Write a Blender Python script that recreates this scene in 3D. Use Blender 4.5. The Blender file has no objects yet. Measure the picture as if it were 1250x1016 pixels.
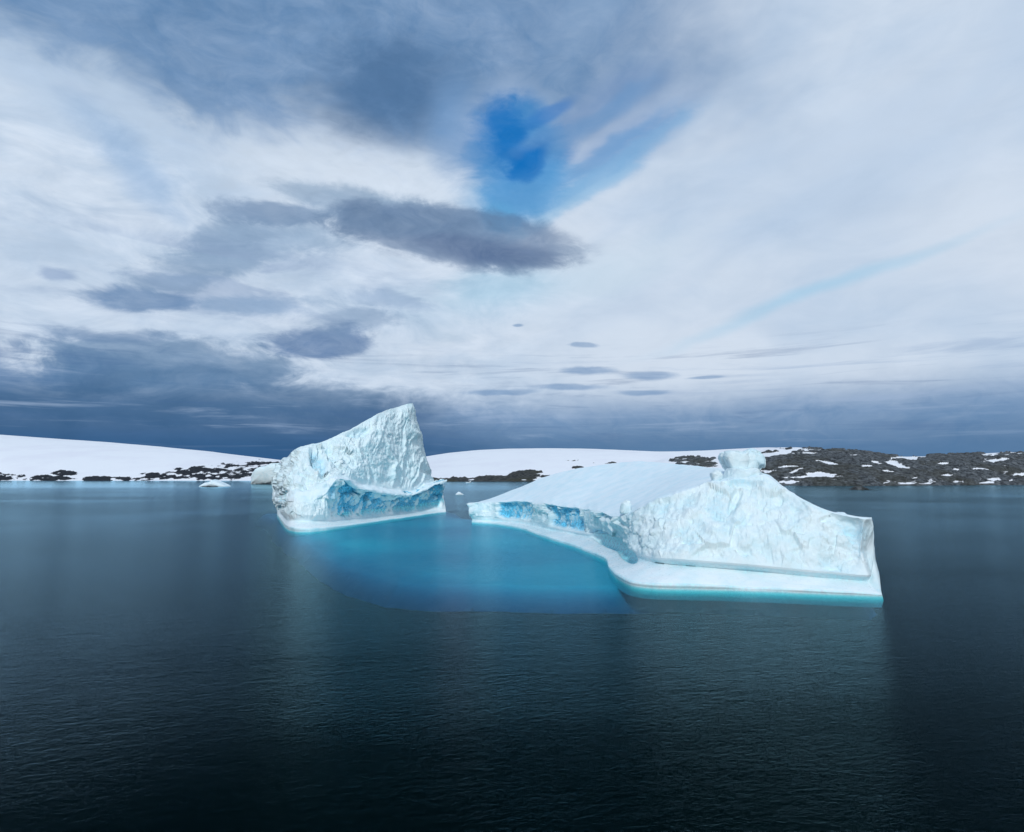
import bpy, math, random
import numpy as np
from mathutils import Vector

S = bpy.context.scene
COL = S.collection
random.seed(4)
R = math.radians

# ------------------------------------------------------------------ camera
F, CX, CY = 738.0, 625.0, 508.0          # focal length and centre for a 1250 px wide picture
CAM_H = 15.0
PITCH = math.atan(67 / F)                # slightly upward: sea horizon below the middle
cam_d = bpy.data.cameras.new('camera')
cam_d.sensor_width = 36.0
cam_d.lens = 36.0 * F / 1250.0
cam_d.clip_start = 0.5
cam_d.clip_end = 30000
cam = bpy.data.objects.new('camera', cam_d)
COL.objects.link(cam)
cam.location = (0, 0, CAM_H)
cam.rotation_euler = (R(90) + PITCH, 0, 0)
S.camera = cam

# ------------------------------------------------------------------ colour management
S.view_settings.view_transform = 'Standard'
S.view_settings.look = 'None'
S.view_settings.exposure = 0.0
S.view_settings.gamma = 1.0
S.view_settings.use_curve_mapping = False
S.cycles.max_bounces = 8
S.cycles.diffuse_bounces = 3
S.cycles.glossy_bounces = 3
S.cycles.transparent_max_bounces = 10
S.cycles.volume_bounces = 0
S.cycles.caustics_reflective = False
S.cycles.caustics_refractive = False

def srgb(r, g, b):
    f = lambda c: c / 12.92 if c <= 0.04045 else ((c + 0.055) / 1.055) ** 2.4
    return (f(r / 255), f(g / 255), f(b / 255))

# ------------------------------------------------------------------ sun
SUN_EL, SUN_AZ = R(34), R(-170)          # azimuth from +Y towards +X: behind the camera, to the left
sd = bpy.data.lights.new('sun', 'SUN')
sd.energy = 2.0
sd.angle = R(6)
sd.color = (1.0, 0.98, 0.95)
sun = bpy.data.objects.new('sun', sd)
COL.objects.link(sun)
_sdir = Vector((math.sin(SUN_AZ) * math.cos(SUN_EL), math.cos(SUN_AZ) * math.cos(SUN_EL), math.sin(SUN_EL)))
sun.rotation_euler = _sdir.to_track_quat('Z', 'Y').to_euler()

# ------------------------------------------------------------------ node helper
class NT:
    """small expression layer over a node tree"""
    def __init__(s, tree): s.t = tree
    def n(s, typ, **kw):
        nd = s.t.nodes.new(typ)
        for k, v in kw.items(): setattr(nd, k, v)
        return nd
    def put(s, sock, v):
        if isinstance(v, E): v = v.s
        if isinstance(v, bpy.types.NodeSocket): s.t.links.new(v, sock)
        elif v is not None: sock.default_value = v
    def math(s, op, a, b=None, c=None, clamp=False):
        nd = s.n('ShaderNodeMath', operation=op, use_clamp=clamp)
        s.put(nd.inputs[0], a)
        if b is not None: s.put(nd.inputs[1], b)
        if c is not None: s.put(nd.inputs[2], c)
        return E(s, nd.outputs[0])
    def sep(s, v):
        nd = s.n('ShaderNodeSeparateXYZ'); s.put(nd.inputs[0], v)
        return [E(s, o) for o in nd.outputs]
    def vec(s, x, y, z=0.0):
        nd = s.n('ShaderNodeCombineXYZ')
        for i, v in enumerate((x, y, z)): s.put(nd.inputs[i], v)
        return E(s, nd.outputs[0])
    def noise(s, v, scale=1.0, detail=4.0, rough=0.55, dist=0.0, dim='3D', typ='FBM', lac=2.0):
        nd = s.n('ShaderNodeTexNoise', noise_dimensions=dim)
        nd.noise_type = typ
        if typ == 'FBM': nd.normalize = True
        s.put(nd.inputs['Vector'], v)
        s.put(nd.inputs['Scale'], scale); s.put(nd.inputs['Detail'], detail)
        s.put(nd.inputs['Roughness'], rough); s.put(nd.inputs['Distortion'], dist)
        s.put(nd.inputs['Lacunarity'], lac)
        return E(s, nd.outputs[0])
    def smooth(s, v, a, b, lo=0.0, hi=1.0):
        nd = s.n('ShaderNodeMapRange', interpolation_type='SMOOTHSTEP', clamp=True)
        s.put(nd.inputs[0], v)
        for i, x in enumerate((a, b, lo, hi)): s.put(nd.inputs[i + 1], x)
        return E(s, nd.outputs[0])
    def lin(s, v, a, b, lo=0.0, hi=1.0):
        nd = s.n('ShaderNodeMapRange', clamp=True)
        s.put(nd.inputs[0], v)
        for i, x in enumerate((a, b, lo, hi)): s.put(nd.inputs[i + 1], x)
        return E(s, nd.outputs[0])
    def mix(s, f, a, b):
        nd = s.n('ShaderNodeMix', data_type='RGBA')
        s.put(nd.inputs[0], f)
        for i, x in ((6, a), (7, b)):
            if isinstance(x, tuple) and len(x) == 3: x = (*x, 1.0)
            s.put(nd.inputs[i], x)
        return E(s, nd.outputs[2])
    def scale(s, v, f):
        nd = s.n('ShaderNodeVectorMath', operation='SCALE')
        s.put(nd.inputs[0], v); s.put(nd.inputs[3], f)
        return E(s, nd.outputs[0])
    def vop(s, op, a, b):
        nd = s.n('ShaderNodeVectorMath', operation=op)
        s.put(nd.inputs[0], a); s.put(nd.inputs[1], b)
        return E(s, nd.outputs[0])
    def attr(s, name):
        nd = s.n('ShaderNodeAttribute', attribute_name=name)
        return E(s, nd.outputs['Fac'])
    def pos(s):
        return E(s, s.n('ShaderNodeNewGeometry').outputs['Position'])
    def bump(s, h, strength, dist, normal=None):
        nd = s.n('ShaderNodeBump')
        s.put(nd.inputs['Strength'], strength); s.put(nd.inputs['Distance'], dist)
        s.put(nd.inputs['Height'], h)
        if normal is not None: s.put(nd.inputs['Normal'], normal)
        return E(s, nd.outputs[0])

class E:
    def __init__(s, T, sock): s.T, s.s = T, sock
    def __add__(s, o): return s.T.math('ADD', s, o)
    __radd__ = __add__
    def __sub__(s, o): return s.T.math('SUBTRACT', s, o)
    def __rsub__(s, o): return s.T.math('SUBTRACT', o, s)
    def __mul__(s, o): return s.T.math('MULTIPLY', s, o)
    __rmul__ = __mul__
    def __truediv__(s, o): return s.T.math('DIVIDE', s, o)
    def pow(s, o): return s.T.math('POWER', s, o)
    def max(s, o): return s.T.math('MAXIMUM', s, o)
    def min(s, o): return s.T.math('MINIMUM', s, o)

# ------------------------------------------------------------------ sky (world)
def px_dir(px, py):
    """direction of a picture point as azimuth, elevation in degrees"""
    x, y, z = (px - CX) / F, 1.0, (CY - py) / F
    c, s_ = math.cos(PITCH), math.sin(PITCH)
    y, z = y * c - z * s_, y * s_ + z * c
    return math.degrees(math.atan2(x, y)), math.degrees(math.atan2(z, math.hypot(x, y)))

SKY_STR = 0.1
world = bpy.data.worlds.new('World')
S.world = world
world.use_nodes = True
world.node_tree.nodes.clear()
T = NT(world.node_tree)
tc = T.n('ShaderNodeTexCoord')
gx, gy, gz = T.sep(tc.outputs['Generated'])
D2R = 180 / math.pi
az = T.math('ARCTAN2', gx, gy) * D2R
el = T.math('ARCSINE', gz) * D2R
nish = T.n('ShaderNodeTexSky', sky_type='NISHITA')
nish.sun_disc = False
nish.sun_elevation = SUN_EL
nish.sun_rotation = SUN_AZ
nish.air_density = 1.0; nish.dust_density = 0.3; nish.ozone_density = 3.0

def C(r, g, b):                       # a sky colour as seen, in the units of the background
    if max(r, g, b) < 200 and r > 20: r, g, b = r * 0.92, g * 0.99, b * 1.0
    return tuple(c / SKY_STR for c in srgb(r, g, b))

# smooth warps that break up every cloud edge
wv = T.vec(az * 0.5, el * 1.5, 0.0)
w1 = T.noise(T.vec(az, el * 2.2, 3.0), 0.055, 4, 0.55) - 0.5
w2 = T.noise(T.vec(az, el * 2.2, 31.0), 0.055, 4, 0.55) - 0.5
fine = T.noise(T.vec(az, el * 2.3, 7.0), 0.14, 8, 0.6, 0.6) - 0.5       # wispy detail, wider than tall
finer = T.noise(T.vec(az, el * 2.6, 17.0), 0.42, 6, 0.62, 0.5) - 0.5
# cirrus fan: streaks running out from a point low in the middle towards the upper right
f0 = px_dir(330, 520)
fa = T.math('ARCTAN2', el - f0[1], az - f0[0])
fr = T.math('POWER', ((az - f0[0]) * (az - f0[0]) + (el - f0[1]) * (el - f0[1])) + 0.01, 0.5)
fan = (T.noise(T.vec(fa * 4.5, fr * 0.03, 2.0), 1.0, 4, 0.45, 0.3) - 0.5) * T.smooth(fr, 10, 30)
rs = T.smooth(az + w1 * 20, px_dir(560, 300)[0], px_dir(760, 300)[0])     # the right half is smoother
fine = fine * T.lin(rs, 0, 1, 1.0, 0.35)
finer = finer * T.lin(rs, 0, 1, 1.0, 0.3)

torn = T.noise(T.vec(az * 1.0 + w1 * 12, el * 1.7 + w2 * 8, 53.0), 0.30, 8, 0.66, 0.8) - 0.5     # ragged edges and inner shading of the low cloud
def blob(px, py, rx, ry, rot=0, a=0.55, b=1.15, warp=6.0, fz=0.35, az_=None, el_=None):
    """mask 1 inside an ellipse given in picture pixels, soft between a and b of its radius"""
    c0 = px_dir(px, py)
    c1 = px_dir(px + rx, py); c2 = px_dir(px, py + ry)
    kx, ky = abs(c1[0] - c0[0]), abs(c2[1] - c0[1])
    X = (az + w1 * warp * 2 - c0[0]); Y = (el + w2 * warp - c0[1])
    if rot:
        c, s_ = math.cos(R(rot)), math.sin(R(rot))
        X, Y = X * c + Y * s_, Y * c - X * s_
    d = T.math('POWER', (X * (1 / kx)) * (X * (1 / kx)) + (Y * (1 / ky)) * (Y * (1 / ky)) + 1e-6, 0.5)
    return T.smooth(d + fine * fz * 2 + finer * fz * 0.7, a, b, 1.0, 0.0)

sky = T.mix(0.9, E(T, nish.outputs[0]), C(18, 116, 188))
# blue behind thin veil: paler towards the bottom of the gap
sky = T.mix(T.smooth(el, px_dir(625, 185)[1], px_dir(625, 240)[1], 0.0, 1.0), sky, C(88, 160, 212))
sky = T.mix(T.smooth(el, px_dir(625, 265)[1], px_dir(625, 350)[1], 0.0, 1.0), sky, C(155, 200, 228))
# light veil over nearly everything
veil_col = T.mix(T.smooth(fine + w2 + rs * 0.12, -0.25, 0.25), C(186, 206, 229), C(208, 221, 237))
gap = blob(618, 168, 62, 66, 0, 0.55, 1.25, 3, 0.4)
gap = gap.max(blob(636, 222, 95, 62, 25, 0.4, 1.3, 4, 0.45) * 0.96)
gap = gap.max(blob(730, 200, 150, 36, 27, 0.2, 1.3, 3, 0.4) * 0.85)
gap = gap.max(blob(600, 345, 60, 36, 0, 0.1, 1.5, 4, 0.8) * 0.55)
veil = 1.0 - gap * T.smooth(fan + finer * 0.5, 0.10, -0.16, 0.78, 1.0)
sky = T.mix(T.math('MULTIPLY', veil, 1.0, clamp=True), sky, veil_col)
# brighter billow left of the gap and at the far left
sky = T.mix(blob(430, 215, 190, 80, -5, 0.2, 1.2, 8, 0.5) * 0.55, sky, C(214, 226, 240))
# darker blue-grey deck along the top, denser above the billow
top = T.smooth(el + w1 * 14 + fine * 9, px_dir(350, 190)[1], px_dir(350, 95)[1])
leftside = T.smooth(az + w2 * 16, px_dir(1010, 100)[0], px_dir(760, 100)[0])
sky = T.mix(top * leftside * T.lin(torn + fine, -0.25, 0.25, 0.96, 0.78) * (1.0 - gap * 0.85), sky, C(104, 136, 178))
sky = T.mix(blob(478, 112, 112, 78, 0, 0.15, 1.2, 5, 0.4) * 0.92, sky, C(88, 118, 158))
sky = T.mix(blob(735, 128, 95, 36, 20, 0.3, 1.3, 4, 0.5) * 0.6, sky, C(118, 144, 188))
sky = T.mix(blob(645, 170, 40, 8, 12, 0.3, 1.3, 1.5, 0.5) * 0.85, sky, C(112, 150, 198))
sky = T.mix(blob(553, 160, 34, 75, 0, 0.2, 1.2, 3, 0.5) * 0.6, sky, C(120, 158, 202))
sky = T.mix(blob(165, 215, 95, 26, -32, 0.1, 1.4, 6, 0.6) * 0.55, sky, C(140, 176, 216))
# high cirrus on the right: light, brushed
rt = T.smooth(az, px_dir(560, 300)[0], px_dir(820, 300)[0])
sky = T.mix(rt * T.smooth(fan, -0.05, 0.22) * 0.5, sky, C(214, 224, 238))
sky = T.mix(rt * T.smooth(fan, 0.02, -0.25) * 0.5, sky, C(168, 194, 224))
sky = T.mix(blob(990, 362, 260, 11, 15, 0.0, 1.3, 3.0, 0.25) * 0.62, sky, C(160, 204, 232))
sky = T.mix(blob(640, 350, 200, 40, 10, 0.0, 1.4, 5, 0.6) * 0.35, sky, C(176, 212, 234))
# grey layer towards the horizon, right side
lowr = T.smooth(el + w1 * 2.5 + finer * 3.0, px_dir(800, 458)[1], px_dir(800, 515)[1]) * T.smooth(az + w2 * 10, px_dir(440, 500)[0], px_dir(560, 500)[0])
sky = T.mix(lowr * T.lin(torn, -0.2, 0.15, 0.98, 0.78), sky, C(120, 146, 184))
sky = T.mix(T.smooth(el + w1 * 1.5, px_dir(800, 500)[1], px_dir(800, 556)[1]) * 0.85, sky, C(84, 117, 156))
# big dark bank low on the left
def lens(px, py, rx, ry, rot, alpha, col, **k):
    global sky
    soft = k.pop('soft', 1.0)
    k['a'] = k.get('a', 0.55) - 0.12; k['b'] = k.get('b', 1.15) + 0.12
    m = blob(px, py, rx, ry, rot, **k)
    m = T.smooth(m + torn * (m * (1.0 - m) * 4.0) * 1.1 * soft, 0.12, 0.88)
    sky = T.mix(m * T.lin(torn, -0.22, 0.12, 1.0, 0.74) * alpha, sky, C(*col))
lens(330, 300, 150, 34, 12, 0.75, (148, 168, 198), a=0.2, b=1.2, warp=6, fz=0.6)
lens(265, 322, 120, 28, 14, 0.6, (138, 158, 190), a=0.2, b=1.2, warp=6, fz=0.7)
lens(345, 264, 95, 17, 8, 0.85, (126, 146, 180), a=0.3, b=1.2, warp=4, fz=0.6)
mid = blob(260, 345, 300, 75, 0, 0.2, 1.1, 6, 0.4)
sky = T.mix(mid * T.smooth(T.noise(T.vec(az, el * 4.0, 77.0), 0.10, 6, 0.6, 0.5), 0.47, 0.62) * 0.6, sky, C(150, 172, 204))
lens(175, 366, 84, 21, 6, 0.92, (104, 134, 176), a=0.35, b=1.1, warp=4, fz=0.5)
lens(84, 340, 24, 8, 0, 0.7, (140, 164, 200), a=0.3, b=1.2, warp=3, fz=0.5)
lens(310, 373, 95, 18, 4, 0.7, (142, 164, 198), a=0.2, b=1.2, warp=4, fz=0.7)
lens(470, 372, 75, 16, -4, 0.6, (140, 166, 200), a=0.2, b=1.2, warp=4, fz=0.7)
lens(385, 418, 82, 24, 6, 0.92, (98, 126, 170), a=0.45, b=1.08, warp=4, fz=0.5)
lens(205, 452, 190, 42, 2, 0.85, (96, 128, 166), a=0.4, b=1.15, warp=6, fz=0.6)
lens(140, 480, 420, 44, 0, 0.8, (86, 120, 160), a=0.5, b=1.15, warp=6, fz=0.5)
lens(-250, 430, 400, 70, 4, 0.8, (100, 130, 174), a=0.4, b=1.15, warp=8, fz=0.6)
ll = T.smooth(el + w2 * 3 + fine * 2.2, px_dir(300, 462)[1], px_dir(300, 500)[1]) * T.smooth(az + w1 * 12, px_dir(600, 500)[0], px_dir(470, 500)[0])
sky = T.mix(ll * 0.85, sky, C(73, 106, 145))
lowg = T.smooth(el, px_dir(300, 470)[1], px_dir(300, 570)[1]) * T.smooth(az + w1 * 14, px_dir(720, 500)[0], px_dir(400, 500)[0])
sky = T.mix(lowg * 0.85, sky, C(46, 87, 132))
# thin lighter streaks through the bank
strk = T.noise(T.vec(az * 0.06, el * 0.9, 5.0), 1.0, 6, 0.62, 0.5)
band = T.smooth(el, px_dir(300, 560)[1], px_dir(300, 520)[1]) * T.smooth(el, px_dir(300, 395)[1], px_dir(300, 440)[1])
sky = T.mix(T.smooth(strk, 0.53, 0.72) * band * 0.55, sky, C(158, 180, 210))
sky = T.mix(T.smooth(strk, 0.47, 0.3) * band * 0.35, sky, C(78, 108, 154))
# blue seen through the opening above the lens cloud, thinner veil to its right
lens(738, 212, 150, 24, 27, 0.7, (112, 172, 218), a=0.0, b=1.3, warp=4, fz=0.5)
lens(650, 228, 70, 42, 24, 0.85, (92, 160, 214), a=0.3, b=1.25, warp=3, fz=0.35)
lens(612, 262, 30, 22, 0, 0.75, (96, 166, 214), a=0.2, b=1.25, warp=2.5, fz=0.4)
lens(632, 190, 72, 80, 0, 0.75, (84, 150, 208), a=0.2, b=1.2, warp=5, fz=0.45)
lens(617, 165, 34, 48, 0, 0.95, (6, 110, 188), a=0.1, b=1.25, warp=5.0, fz=0.5)
lens(640, 190, 36, 22, 20, 0.9, (0, 108, 188), a=0.2, b=1.25, warp=5.0, fz=0.5)
lens(668, 140, 40, 12, 25, 0.7, (50, 122, 196), a=0.2, b=1.25, warp=2.5, fz=0.3)
lens(655, 171, 48, 10, 14, 0.5, (104, 146, 198), a=0.0, b=1.5, warp=4, fz=0.5)
lens(690, 255, 130, 9, 26, 0.35, (160, 200, 230), a=0.1, b=1.3, warp=2.5, fz=0.4)
lens(468, 258, 135, 33, -4, 0.9, (146, 164, 192), a=0.4, b=1.1, warp=4, fz=0.35)
lens(558, 288, 178, 42, -5, 0.92, (108, 128, 163), a=0.6, b=1.06, warp=2.6, fz=0.32)
lens(590, 304, 130, 22, -5, 0.75, (86, 105, 144), a=0.2, b=1.15, warp=2.2, fz=0.3)
lens(735, 140, 100, 20, 24, 0.7, (112, 150, 196), a=0.1, b=1.3, warp=4, fz=0.5)
lens(300, 290, 100, 20, 12, 0.5, (132, 152, 184), a=0.2, b=1.2, warp=5, fz=0.6)
lens(225, 338, 90, 14, 12, 0.7, (136, 156, 188), a=0.2, b=1.2, warp=5, fz=0.6)
lens(430, 395, 70, 16, 4, 0.6, (130, 150, 184), a=0.2, b=1.2, warp=5, fz=0.6)
lens(130, 418, 120, 14, 6, 0.7, (112, 136, 174), a=0.2, b=1.2, warp=5, fz=0.6)
lens(748, 180, 90, 14, 27, 0.75, (112, 160, 208), a=0.1, b=1.3, warp=4, fz=0.5)
# small dark wisps on the right of it
for wx, wy, wr, wh in ((722, 452, 48, 7), (795, 456, 42, 8), (862, 459, 30, 3), (700, 474, 62, 6), (790, 478, 40, 5),
                       (712, 420, 22, 4), (634, 396, 9, 2.5), (610, 480, 60, 5)):
    lens(wx, wy, wr, wh, 0, 0.75, (122, 150, 190), a=0.25, b=1.15, warp=2, fz=0.5)

# soft inner modelling of all the cloud
mod = T.lin(fine * 1.0 + finer * 0.4, -0.3, 0.3, 0.90, 1.09)
sky = T.scale(sky, mod)
bg = T.n('ShaderNodeBackground')
T.put(bg.inputs[0], sky)
bg.inputs[1].default_value = SKY_STR
wo = T.n('ShaderNodeOutputWorld')
T.t.links.new(bg.outputs[0], wo.inputs[0])
world.cycles.sampling_method = 'MANUAL'
world.cycles.sample_map_resolution = 1024

# ------------------------------------------------------------------ geometry helpers
def P(px, py, Y):
    """the point of the place seen at picture point (px, py) at ground distance Y"""
    x, y, z = (px - CX) / F, 1.0, (CY - py) / F
    c, s_ = math.cos(PITCH), math.sin(PITCH)
    y, z = y * c - z * s_, y * s_ + z * c
    k = Y / y
    return np.array([x * k, Y, CAM_H + z * k])

def W(px, py, lvl=0.0):
    x, y, z = (px - CX) / F, 1.0, (CY - py) / F
    c, s_ = math.cos(PITCH), math.sin(PITCH)
    y, z = y * c - z * s_, y * s_ + z * c
    k = (lvl - CAM_H) / z
    return np.array([x * k, y * k, lvl])

def to_px(V):
    c, s_ = math.cos(PITCH), math.sin(PITCH)
    x, y, z = V[..., 0], V[..., 1], V[..., 2] - CAM_H
    d = y * c + z * s_
    u = -y * s_ + z * c
    return CX + F * x / d, CY - F * u / d

def _hash(ix, iy, iz, seed):
    h = (ix * 374761393 + iy * 668265263 + iz * 2147483647 + seed * 1274126177) & 0xFFFFFFFF
    h = ((h ^ (h >> 13)) * 1274126177) & 0xFFFFFFFF
    h = ((h ^ (h >> 16)) * 2246822519) & 0xFFFFFFFF
    return ((h ^ (h >> 15)) & 0xFFFFFF) / float(0xFFFFFF)

def vnoise(p, seed=0):
    i = np.floor(p).astype(np.int64); f = p - i
    f = f * f * f * (f * (f * 6 - 15) + 10)
    out = 0
    for dx in (0, 1):
        wx = f[..., 0] if dx else 1 - f[..., 0]
        for dy in (0, 1):
            wy = f[..., 1] if dy else 1 - f[..., 1]
            for dz in (0, 1):
                wz = f[..., 2] if dz else 1 - f[..., 2]
                out = out + wx * wy * wz * _hash(i[..., 0] + dx, i[..., 1] + dy, i[..., 2] + dz, seed)
    return out * 2 - 1

def fbm(p, octs=5, gain=0.5, seed=0, ridged=False):
    a, s_, tot = 1.0, 0, 0
    for o in range(octs):
        n = vnoise(p, seed + o * 7)
        if ridged: n = 1 - 2 * np.abs(n)
        s_ = s_ + a * n; tot += a
        p = p * 2.03 + 11.3; a *= gain
    return s_ / tot

def facets(p, seed=0, tilt=1.0):
    """chiselled relief: every cell is a plane of its own with a random tilt and height"""
    i = np.floor(p).astype(np.int64)
    best = np.full(p.shape[:-1], 1e9); val = np.zeros(p.shape[:-1]); sec = np.full(p.shape[:-1], 1e9)
    for dx in (-1, 0, 1):
        for dy in (-1, 0, 1):
            for dz in (-1, 0, 1):
                c = (i[..., 0] + dx, i[..., 1] + dy, i[..., 2] + dz)
                q = [c[k] + _hash(*c, seed + k) for k in range(3)]
                d = [p[..., k] - q[k] for k in range(3)]
                dd = d[0] ** 2 + d[1] ** 2 + d[2] ** 2
                h = (_hash(*c, seed + 5) - 0.5) + tilt * sum((_hash(*c, seed + 6 + k) - 0.5) * d[k] * 2 for k in range(3))
                m = dd < best
                sec = np.where(m, best, np.minimum(sec, dd))
                best = np.where(m, dd, best); val = np.where(m, h, val)
    return val, np.sqrt(sec) - np.sqrt(best)

def sstep(x, a, b):
    t = np.clip((x - a) / (b - a), 0, 1)
    return t * t * (3 - 2 * t)

def mesh_obj(name, verts, faces, mat, parent=None, attrs=None, smooth=True, mats=None):
    me = bpy.data.meshes.new(name)
    verts = np.asarray(verts, dtype=np.float32).reshape(-1, 3)
    faces = np.asarray(faces, dtype=np.int32)
    n, k = faces.shape
    me.vertices.add(len(verts)); me.vertices.foreach_set('co', verts.ravel())
    me.loops.add(n * k); me.loops.foreach_set('vertex_index', faces.ravel())
    me.polygons.add(n)
    me.polygons.foreach_set('loop_start', np.arange(0, n * k, k, dtype=np.int32))
    me.polygons.foreach_set('loop_total', np.full(n, k, dtype=np.int32))
    me.polygons.foreach_set('use_smooth', np.full(n, smooth, dtype=bool))
    me.update(calc_edges=True)
    me.validate()
    for an, av in (attrs or {}).items():
        a = me.attributes.new(an, 'FLOAT', 'POINT')
        a.data.foreach_set('value', np.asarray(av, dtype=np.float32).ravel())
    me.materials.append(mat)
    o = bpy.data.objects.new(name, me)
    COL.objects.link(o)
    if parent is not None:
        o.parent = parent
        o.matrix_parent_inverse = parent.matrix_world.inverted()
    return o

def grid_faces(nr, nc, wrap=False):
    r = np.arange(nr - 1)[:, None]; c = np.arange(nc if wrap else nc - 1)[None, :]
    c2 = (c + 1) % nc
    return np.stack([r * nc + c, r * nc + c2, (r + 1) * nc + c2, (r + 1) * nc + c], -1).reshape(-1, 4)

def empty(name, loc, label, cat, group=None):
    o = bpy.data.objects.new(name, None)
    COL.objects.link(o)
    o.location = loc
    o['label'] = label; o['category'] = cat
    if group: o['group'] = group
    bpy.context.view_layer.update()
    return o

def tag(o, label, cat, group=None):
    o['label'] = label; o['category'] = cat
    if group: o['group'] = group

# ------------------------------------------------------------------ materials
def new_mat(name):
    m = bpy.data.materials.new(name); m.use_nodes = True
    m.node_tree.nodes.clear()
    t = NT(m.node_tree)
    out = t.n('ShaderNodeOutputMaterial')
    return m, t, out

def ice_material(name, white, blue, bump=0.5, rough=0.42, speck=0.0, grain=1.0, band=0.0):
    m, t, out = new_mat(name)
    p = t.pos()
    b = t.attr('blue')
    n1 = t.noise(p, 0.35, 6, 0.6)
    n2 = t.noise(p, 2.2, 6, 0.65)
    f = t.smooth(b + (n2 - 0.5) * 0.28 + (n1 - 0.5) * 0.35, 0.12, 0.95)
    col = t.mix(t.smooth(n1, 0.35, 0.7), white, tuple(c * k for c, k in zip(white, (0.86, 0.95, 0.97))))
    col = t.mix(f, col, t.mix(t.smooth(n2, 0.35, 0.65), blue, tuple(min(1, c * 1.9 + 0.05) for c in blue)))
    if speck:                                  # greyish, dirty firn in patches
        col = t.mix(t.smooth(t.noise(p, 0.8, 7, 0.7), 0.5, 0.75) * speck, col, (0.52, 0.62, 0.64))
    if band:                                   # faint layering, as the snow fell year by year
        x, y, z = t.sep(p)
        lay = t.noise(t.vec(x * 0.03, y * 0.03, z * 2.2 + x * 0.12), 1.0, 4, 0.7)
        col = t.mix(t.smooth(lay, 0.5, 0.7) * band, col, tuple(c * k for c, k in zip(white, (0.72, 0.88, 0.93))))
    pr = t.n('ShaderNodeBsdfPrincipled')
    t.put(pr.inputs['Base Color'], col)
    t.put(pr.inputs['Roughness'], t.lin(n2, 0.3, 0.7, rough - 0.12, rough + 0.2))
    pr.inputs['IOR'].default_value = 1.31
    h = t.noise(p, 1.6 * grain, 8, 0.68) * 0.6 + t.noise(p, 7.0 * grain, 6, 0.7) * 0.16
    t.put(pr.inputs['Normal'], t.bump(h, bump, 0.55))
    t.t.links.new(pr.outputs[0], out.inputs[0])
    return m

WHITE_ICE = (0.84, 0.91, 0.925)
M_wall = ice_material('glacier_ice_broken', (0.74, 0.865, 0.895), (0.075, 0.36, 0.54), bump=0.42, rough=0.38, speck=0.15)
M_cap = ice_material('packed_snow', (0.76, 0.875, 0.925), (0.35, 0.62, 0.74), bump=0.12, rough=0.6, grain=0.5)
M_foot = ice_material('wave_polished_ice', (0.80, 0.89, 0.915), (0.12, 0.46, 0.60), bump=0.14, rough=0.3, grain=0.6, band=0.5)
M_sub = ice_material('submerged_glacier_ice', (0.78, 0.85, 0.86), (0.4, 0.6, 0.65), bump=0.3, rough=0.6)

# snow and rock of the land
def land_material(name, rock_a, rock_b, moss, moss_amt):
    m, t, out = new_mat(name)
    p = t.pos()
    r = t.attr('rock')
    n = t.noise(p, 0.09, 8, 0.7)
    f = t.smooth(r + (n - 0.5) * 0.55, 0.42, 0.56)
    nr = t.noise(p, 0.22, 8, 0.75)
    rc = t.mix(t.smooth(nr, 0.38, 0.66), rock_a, rock_b)
    rc = t.mix(t.smooth(t.noise(p, 0.02, 5, 0.6), 0.48, 0.62) * moss_amt, rc, moss)
    sc = t.mix(t.smooth(t.noise(p, 0.012, 6, 0.6), 0.45, 0.7), (0.80, 0.835, 0.875), (0.76, 0.785, 0.84))
    col = t.mix(f, sc, rc)
    pr = t.n('ShaderNodeBsdfPrincipled')
    t.put(pr.inputs['Base Color'], col)
    t.put(pr.inputs['Roughness'], 0.85)
    pr.inputs['Specular IOR Level'].default_value = 0.25
    t.put(pr.inputs['Normal'], t.bump(t.noise(p, 0.35, 8, 0.7), t.lin(f, 0, 1, 0.06, 1.0), 4.0))
    t.t.links.new(pr.outputs[0], out.inputs[0])
    return m
M_land_dark = land_material('snow_over_dark_rock', (0.010, 0.014, 0.022), (0.035, 0.042, 0.052), (0.02, 0.025, 0.02), 0.2)
M_land_mid = land_material('snow_over_grey_rock', (0.018, 0.022, 0.024), (0.10, 0.105, 0.10), (0.05, 0.052, 0.03), 0.6)
M_land_rock = land_material('weathered_grey_rock', (0.020, 0.025, 0.031), (0.20, 0.225, 0.24), (0.055, 0.055, 0.038), 0.5)

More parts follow.
